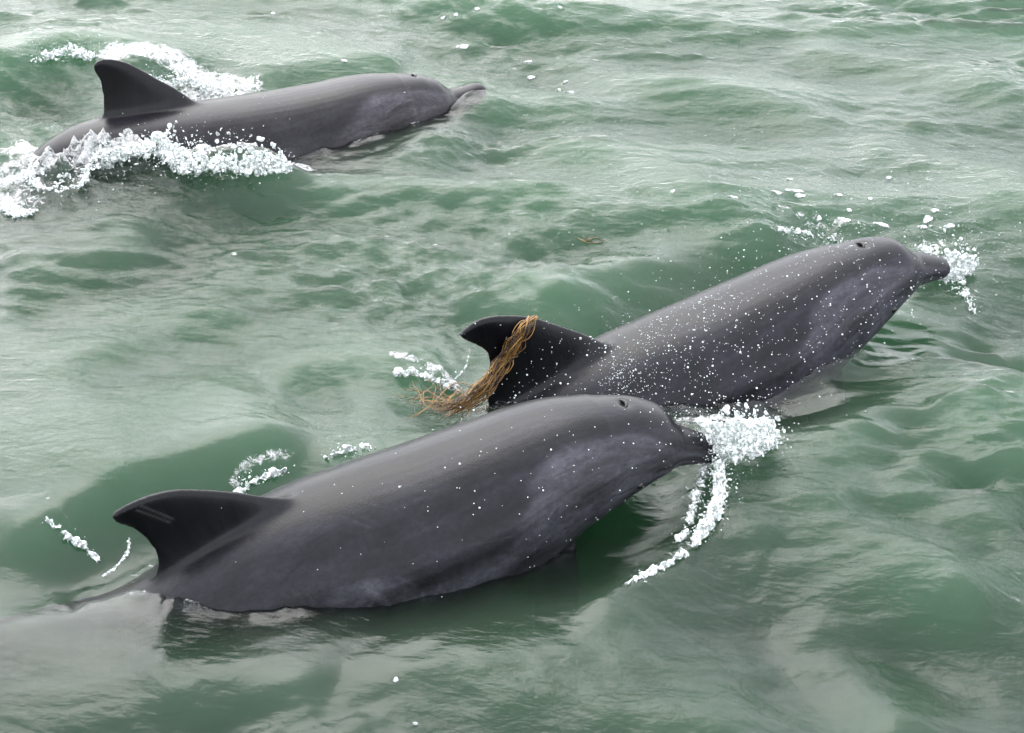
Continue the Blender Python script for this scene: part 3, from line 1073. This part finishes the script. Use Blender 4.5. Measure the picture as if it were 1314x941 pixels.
# airborne spray and drops sitting on the skin
n = 1700
px = rng.normal(960, 190, n)
py = 560 - (px - 640) * .42 + rng.normal(-10, 60, n)
P = []
for x, y in zip(px, py):
    z = rng.uniform(.03, .34)
    P.append(at(x, y, z))
v, fc = balls(np.array(P), .0009 + .0042 * rng.beta(1, 6, n), ICO1)
tag(mesh_obj('spray', v, fc, M_DROP), 'fine spray of droplets flying over the middle dolphin', 'spray', None, 'stuff')
n = 420
P = [at(rng.uniform(640, 1290), rng.normal(215, 75), rng.uniform(.02, .4)) for _ in range(n)]
v, fc = balls(np.array(P), .0012 + .0030 * rng.beta(1, 5, n), ICO1)
tag(mesh_obj('spray', v, fc, M_DROP), 'scattered droplets in the air above open water at upper right', 'spray', None, 'stuff')

def skin_drops(key, n, smin, smax, rr, label):
    D = DATA[key]
    ok = np.where((D['st'] > smin) & (D['st'] < smax) & (D['side'] > -.05) & (D['ang'] < 2.0))[0]
    w = np.exp(.9 * Noise(61, 9, 12)(D['V'][ok]))
    pk = rng.choice(ok, n, p=w / w.sum())
    r = rr[0] + (rr[1] - rr[0]) * rng.beta(1, 9, n)
    v, fc = balls(D['V'][pk], r, ICO1, squash=np.exp(.35 * rng.standard_normal((n, 3))))
    tag(mesh_obj('skin_droplets', v, fc, M_DROP), label, 'droplets', None, 'stuff')
skin_drops('middle', 1100, .02, .60, (.0007, .0062), 'beads of water scattered over the back of the middle dolphin')
skin_drops('near', 40, .05, .50, (.0012, .0030), 'few bright water beads on the nearest dolphin\'s back')
skin_drops('far', 40, .03, .50, (.0012, .0034), 'few water beads on the farthest dolphin\'s back')

# flat foam flecks drifting on open water, each one a thing
A_ = "small foam fleck in the loose chain beyond the farthest dolphin's beak"
B_ = "tiny foam speck on open water near the top edge of the photo"
C_ = "thin foam fleck in the scattered row above the middle dolphin's blowhole"
D_ = "foam flake floating just above the middle dolphin's beak splash"
FLECKS = [(593, 61, 10, 4, "largest slanting foam fleck above right of the farthest dolphin's beak"), (677, 80, 6, 4, A_), (681, 101, 6, 3, A_), (730, 119, 7, 2, A_), (725, 106, 4, 2, A_), (717, 116, 4, 2, A_),
          (1020, 246, 14, 3, "long foam fleck leading the row above the middle dolphin's blowhole"), (1026, 252, 8, 4, C_),
          (1082, 283, 10, 6, "round foam fleck with a thin skin, nearest above the middle dolphin's forehead"), (1132, 289, 15, 4, "wide flat foam patch straight above the middle dolphin's melon"),
          (1006, 296, 14, 4, "wide foam patch resting by the crest left of the middle dolphin's blowhole"), (1190, 283, 9, 5, D_), (1184, 292, 9, 4, D_), (1199, 271, 7, 3, D_), (1218, 291, 8, 4, D_),
          (997, 248, 9, 2, C_), (940, 254, 8, 2, C_), (1116, 256, 6, 2, C_), (1140, 229, 6, 3, "lone foam speck on open water at the upper right"), (863, 247, 5, 2, C_),
          (612, 13, 5, 2, B_), (585, 20, 4, 3, B_), (350, 18, 5, 2, B_), (568, 24, 4, 2, B_), (718, 10, 4, 2, B_), (1089, 271, 6, 2, C_), (1051, 281, 4, 3, C_), (1076, 251, 6, 2, C_),
          (441, 79, 5, 2, "pale foam speck beyond the farthest dolphin's mid back"), (1013, 231, 7, 2, C_),
          (300, 327, 4, 1.5, "foam bubble drifting left of centre between the farthest and nearest dolphins"), (508, 873, 6, 3, "small bubbly foam fleck on the water below the nearest dolphin"), (533, 930, 5, 2, "foam speck at the bottom edge below the nearest dolphin"),
          (228, 768, 8, 3, "foam fleck at the waterline right under the nearest dolphin's fin")]
def fleck_fn(px, py, a, b, label):
    n = 20
    c = on_sea(px, py)
    T = np.linspace(0, 2 * math.pi, n, endpoint=False)
    k = 1 + .22 * np.sin(2 * T + rng.uniform(0, 6)) + .14 * np.sin(3 * T + rng.uniform(0, 6)) + .08 * np.sin(5 * T + rng.uniform(0, 6))
    rings = []
    d = c[1] / math.cos(PITCH)
    rx, ry = a * d / FPX, b * d / FPX / .5 * .62
    for fr, dz in ((1.0, -.002), (.95, .0035), (.6, .006), (.15, .007)):
        x = c[0] + rx * k * np.cos(T) * fr
        y = c[1] + ry * k * np.sin(T) * fr
        rings.append(np.stack([x, y, sea(x, y) + dz], -1))
    v, fc = loft(np.array(rings))
    me = bpy.data.meshes.new('foam_fleck')
    me.from_pydata([tuple(q - c) for q in v], [], fc)
    for p in me.polygons:
        p.use_smooth = True
    me.materials.append(M_FOAM)
    o = bpy.data.objects.new('foam_fleck', me)
    scene.collection.objects.link(o)
    o.location = c
    tag(o, label, 'foam', 'foam flecks on open water')
for fx, fy, a, b, lb in FLECKS:
    fleck_fn(fx, fy, a * .7, b * .7, lb)

# ------------------------------------------------------------------ seaweed over the middle dolphin's fin
def weed_mat(name, col):
    m, t, N, L = mat(name)
    b = N['Principled BSDF']
    tc = N.new('ShaderNodeTexCoord')
    nz = N.new('ShaderNodeTexNoise')
    nz.inputs['Scale'].default_value = 40
    rp = N.new('ShaderNodeMapRange')
    rp.inputs['To Min'].default_value = .5
    rp.inputs['To Max'].default_value = 1.5
    sc = N.new('ShaderNodeVectorMath')
    sc.operation = 'SCALE'
    sc.inputs[0].default_value = col
    L.new(tc.outputs['Object'], nz.inputs['Vector'])
    L.new(nz.outputs['Fac'], rp.inputs['Value'])
    L.new(rp.outputs[0], sc.inputs['Scale'])
    L.new(sc.outputs[0], b.inputs['Base Color'])
    b.inputs['Roughness'].default_value = .15
    return m
WEEDS = [weed_mat('seaweed_brown', (.070, .032, .008)), weed_mat('seaweed_dark', (.018, .010, .005)), weed_mat('seaweed_ochre', (.26, .135, .03))]

def tube(P, r0, r1, sides=5):
    n = len(P)
    T = np.gradient(P, axis=0)
    T /= np.linalg.norm(T, axis=1)[:, None] + 1e-9
    U = np.cross(T, [0.3, 0.2, 1])
    U /= np.linalg.norm(U, axis=1)[:, None] + 1e-9
    W = np.cross(T, U)
    rr = np.linspace(r0, r1, n)
    A = np.linspace(0, 2 * math.pi, sides, endpoint=False)
    rings = P[:, None] + rr[:, None, None] * (np.cos(A)[None, :, None] * U[:, None] + np.sin(A)[None, :, None] * W[:, None] * .5)
    return loft(rings)

def strand(root, P, r0, r1, m, sides=5):
    v, fc = tube(P, r0, r1, sides)
    me = bpy.data.meshes.new('strand')
    loc = np.array(root.location)
    me.from_pydata([tuple(q - loc) for q in v], [], fc)
    for p in me.polygons:
        p.use_smooth = True
    me.materials.append(m)
    o = bpy.data.objects.new('strand', me)
    scene.collection.objects.link(o)
    o.parent = root

wroot = empty('seaweed', on_plane('middle', 640, 470, .02))
tag(wroot, 'clump of stringy brown seaweed draped over the middle dolphin\'s dorsal fin', 'seaweed')
for i in range(96):
    j = lambda s: rng.normal(0, s)
    k = rng.uniform(0, 1)
    long_ = rng.random() < .75
    e = (582 + j(13), 530 + j(8)) if rng.random() < .75 else (556 + j(10), 524 + j(6))
    pts = [(683 + j(3), 406 + abs(j(3))), (672 + j(4), 424 + j(4)), (656 + j(6), 447 + j(6)), (642 + j(5), 470 + j(4)), (622 + j(7), 498 + j(5)), (602 + j(8), 516 + j(5)), e]
    if not long_:
        pts = pts[int(rng.integers(1, 4)):]
    W = np.array([on_plane('middle', x, y, .028 + .014 * rng.random() + (.02 if y > 490 else 0)) for x, y in pts])
    if long_:
        W[0] = on_plane('middle', pts[0][0], pts[0][1], .012)
    P = spline(W, 26) + .0025 * np.stack([Noise(100 + i, 60, 6)(spline(W, 26)) for _ in range(1)] * 3, -1) * rng.standard_normal(3)
    strand(wroot, P, .0019 * rng.uniform(.5, 1.6), .0008, WEEDS[int(rng.choice([0, 0, 2, 1, 2, 2]))])
for i in range(22):
    j = lambda s: rng.normal(0, s)
    pts = [(600 + j(12), 512 + j(10)), (578 + j(14), 520 + j(10)), (555 + j(14), 518 + j(14)), (530 + j(12), 512 + j(14))]
    W = np.array([on_sea(x, y, .006 + rng.uniform(0, .02)) for x, y in pts])
    strand(wroot, spline(W, 18), .0024 * rng.uniform(.5, 1.1), .0009, WEEDS[int(rng.choice([0, 1, 2, 2]))])
w2 = empty('seaweed_scrap', on_sea(765, 309))
tag(w2, 'tiny brown seaweed scrap floating above the swell behind the middle dolphin', 'seaweed')
for i in range(6):
    c = (760 + rng.normal(0, 5), 310 + rng.normal(0, 2))
    W = np.array([on_sea(c[0] + q, c[1] + rng.normal(0, 1.5), .004) for q in (-9, -2, 6, 14)])
    strand(w2, spline(W, 10), .0022, .001, WEEDS[i % 3])
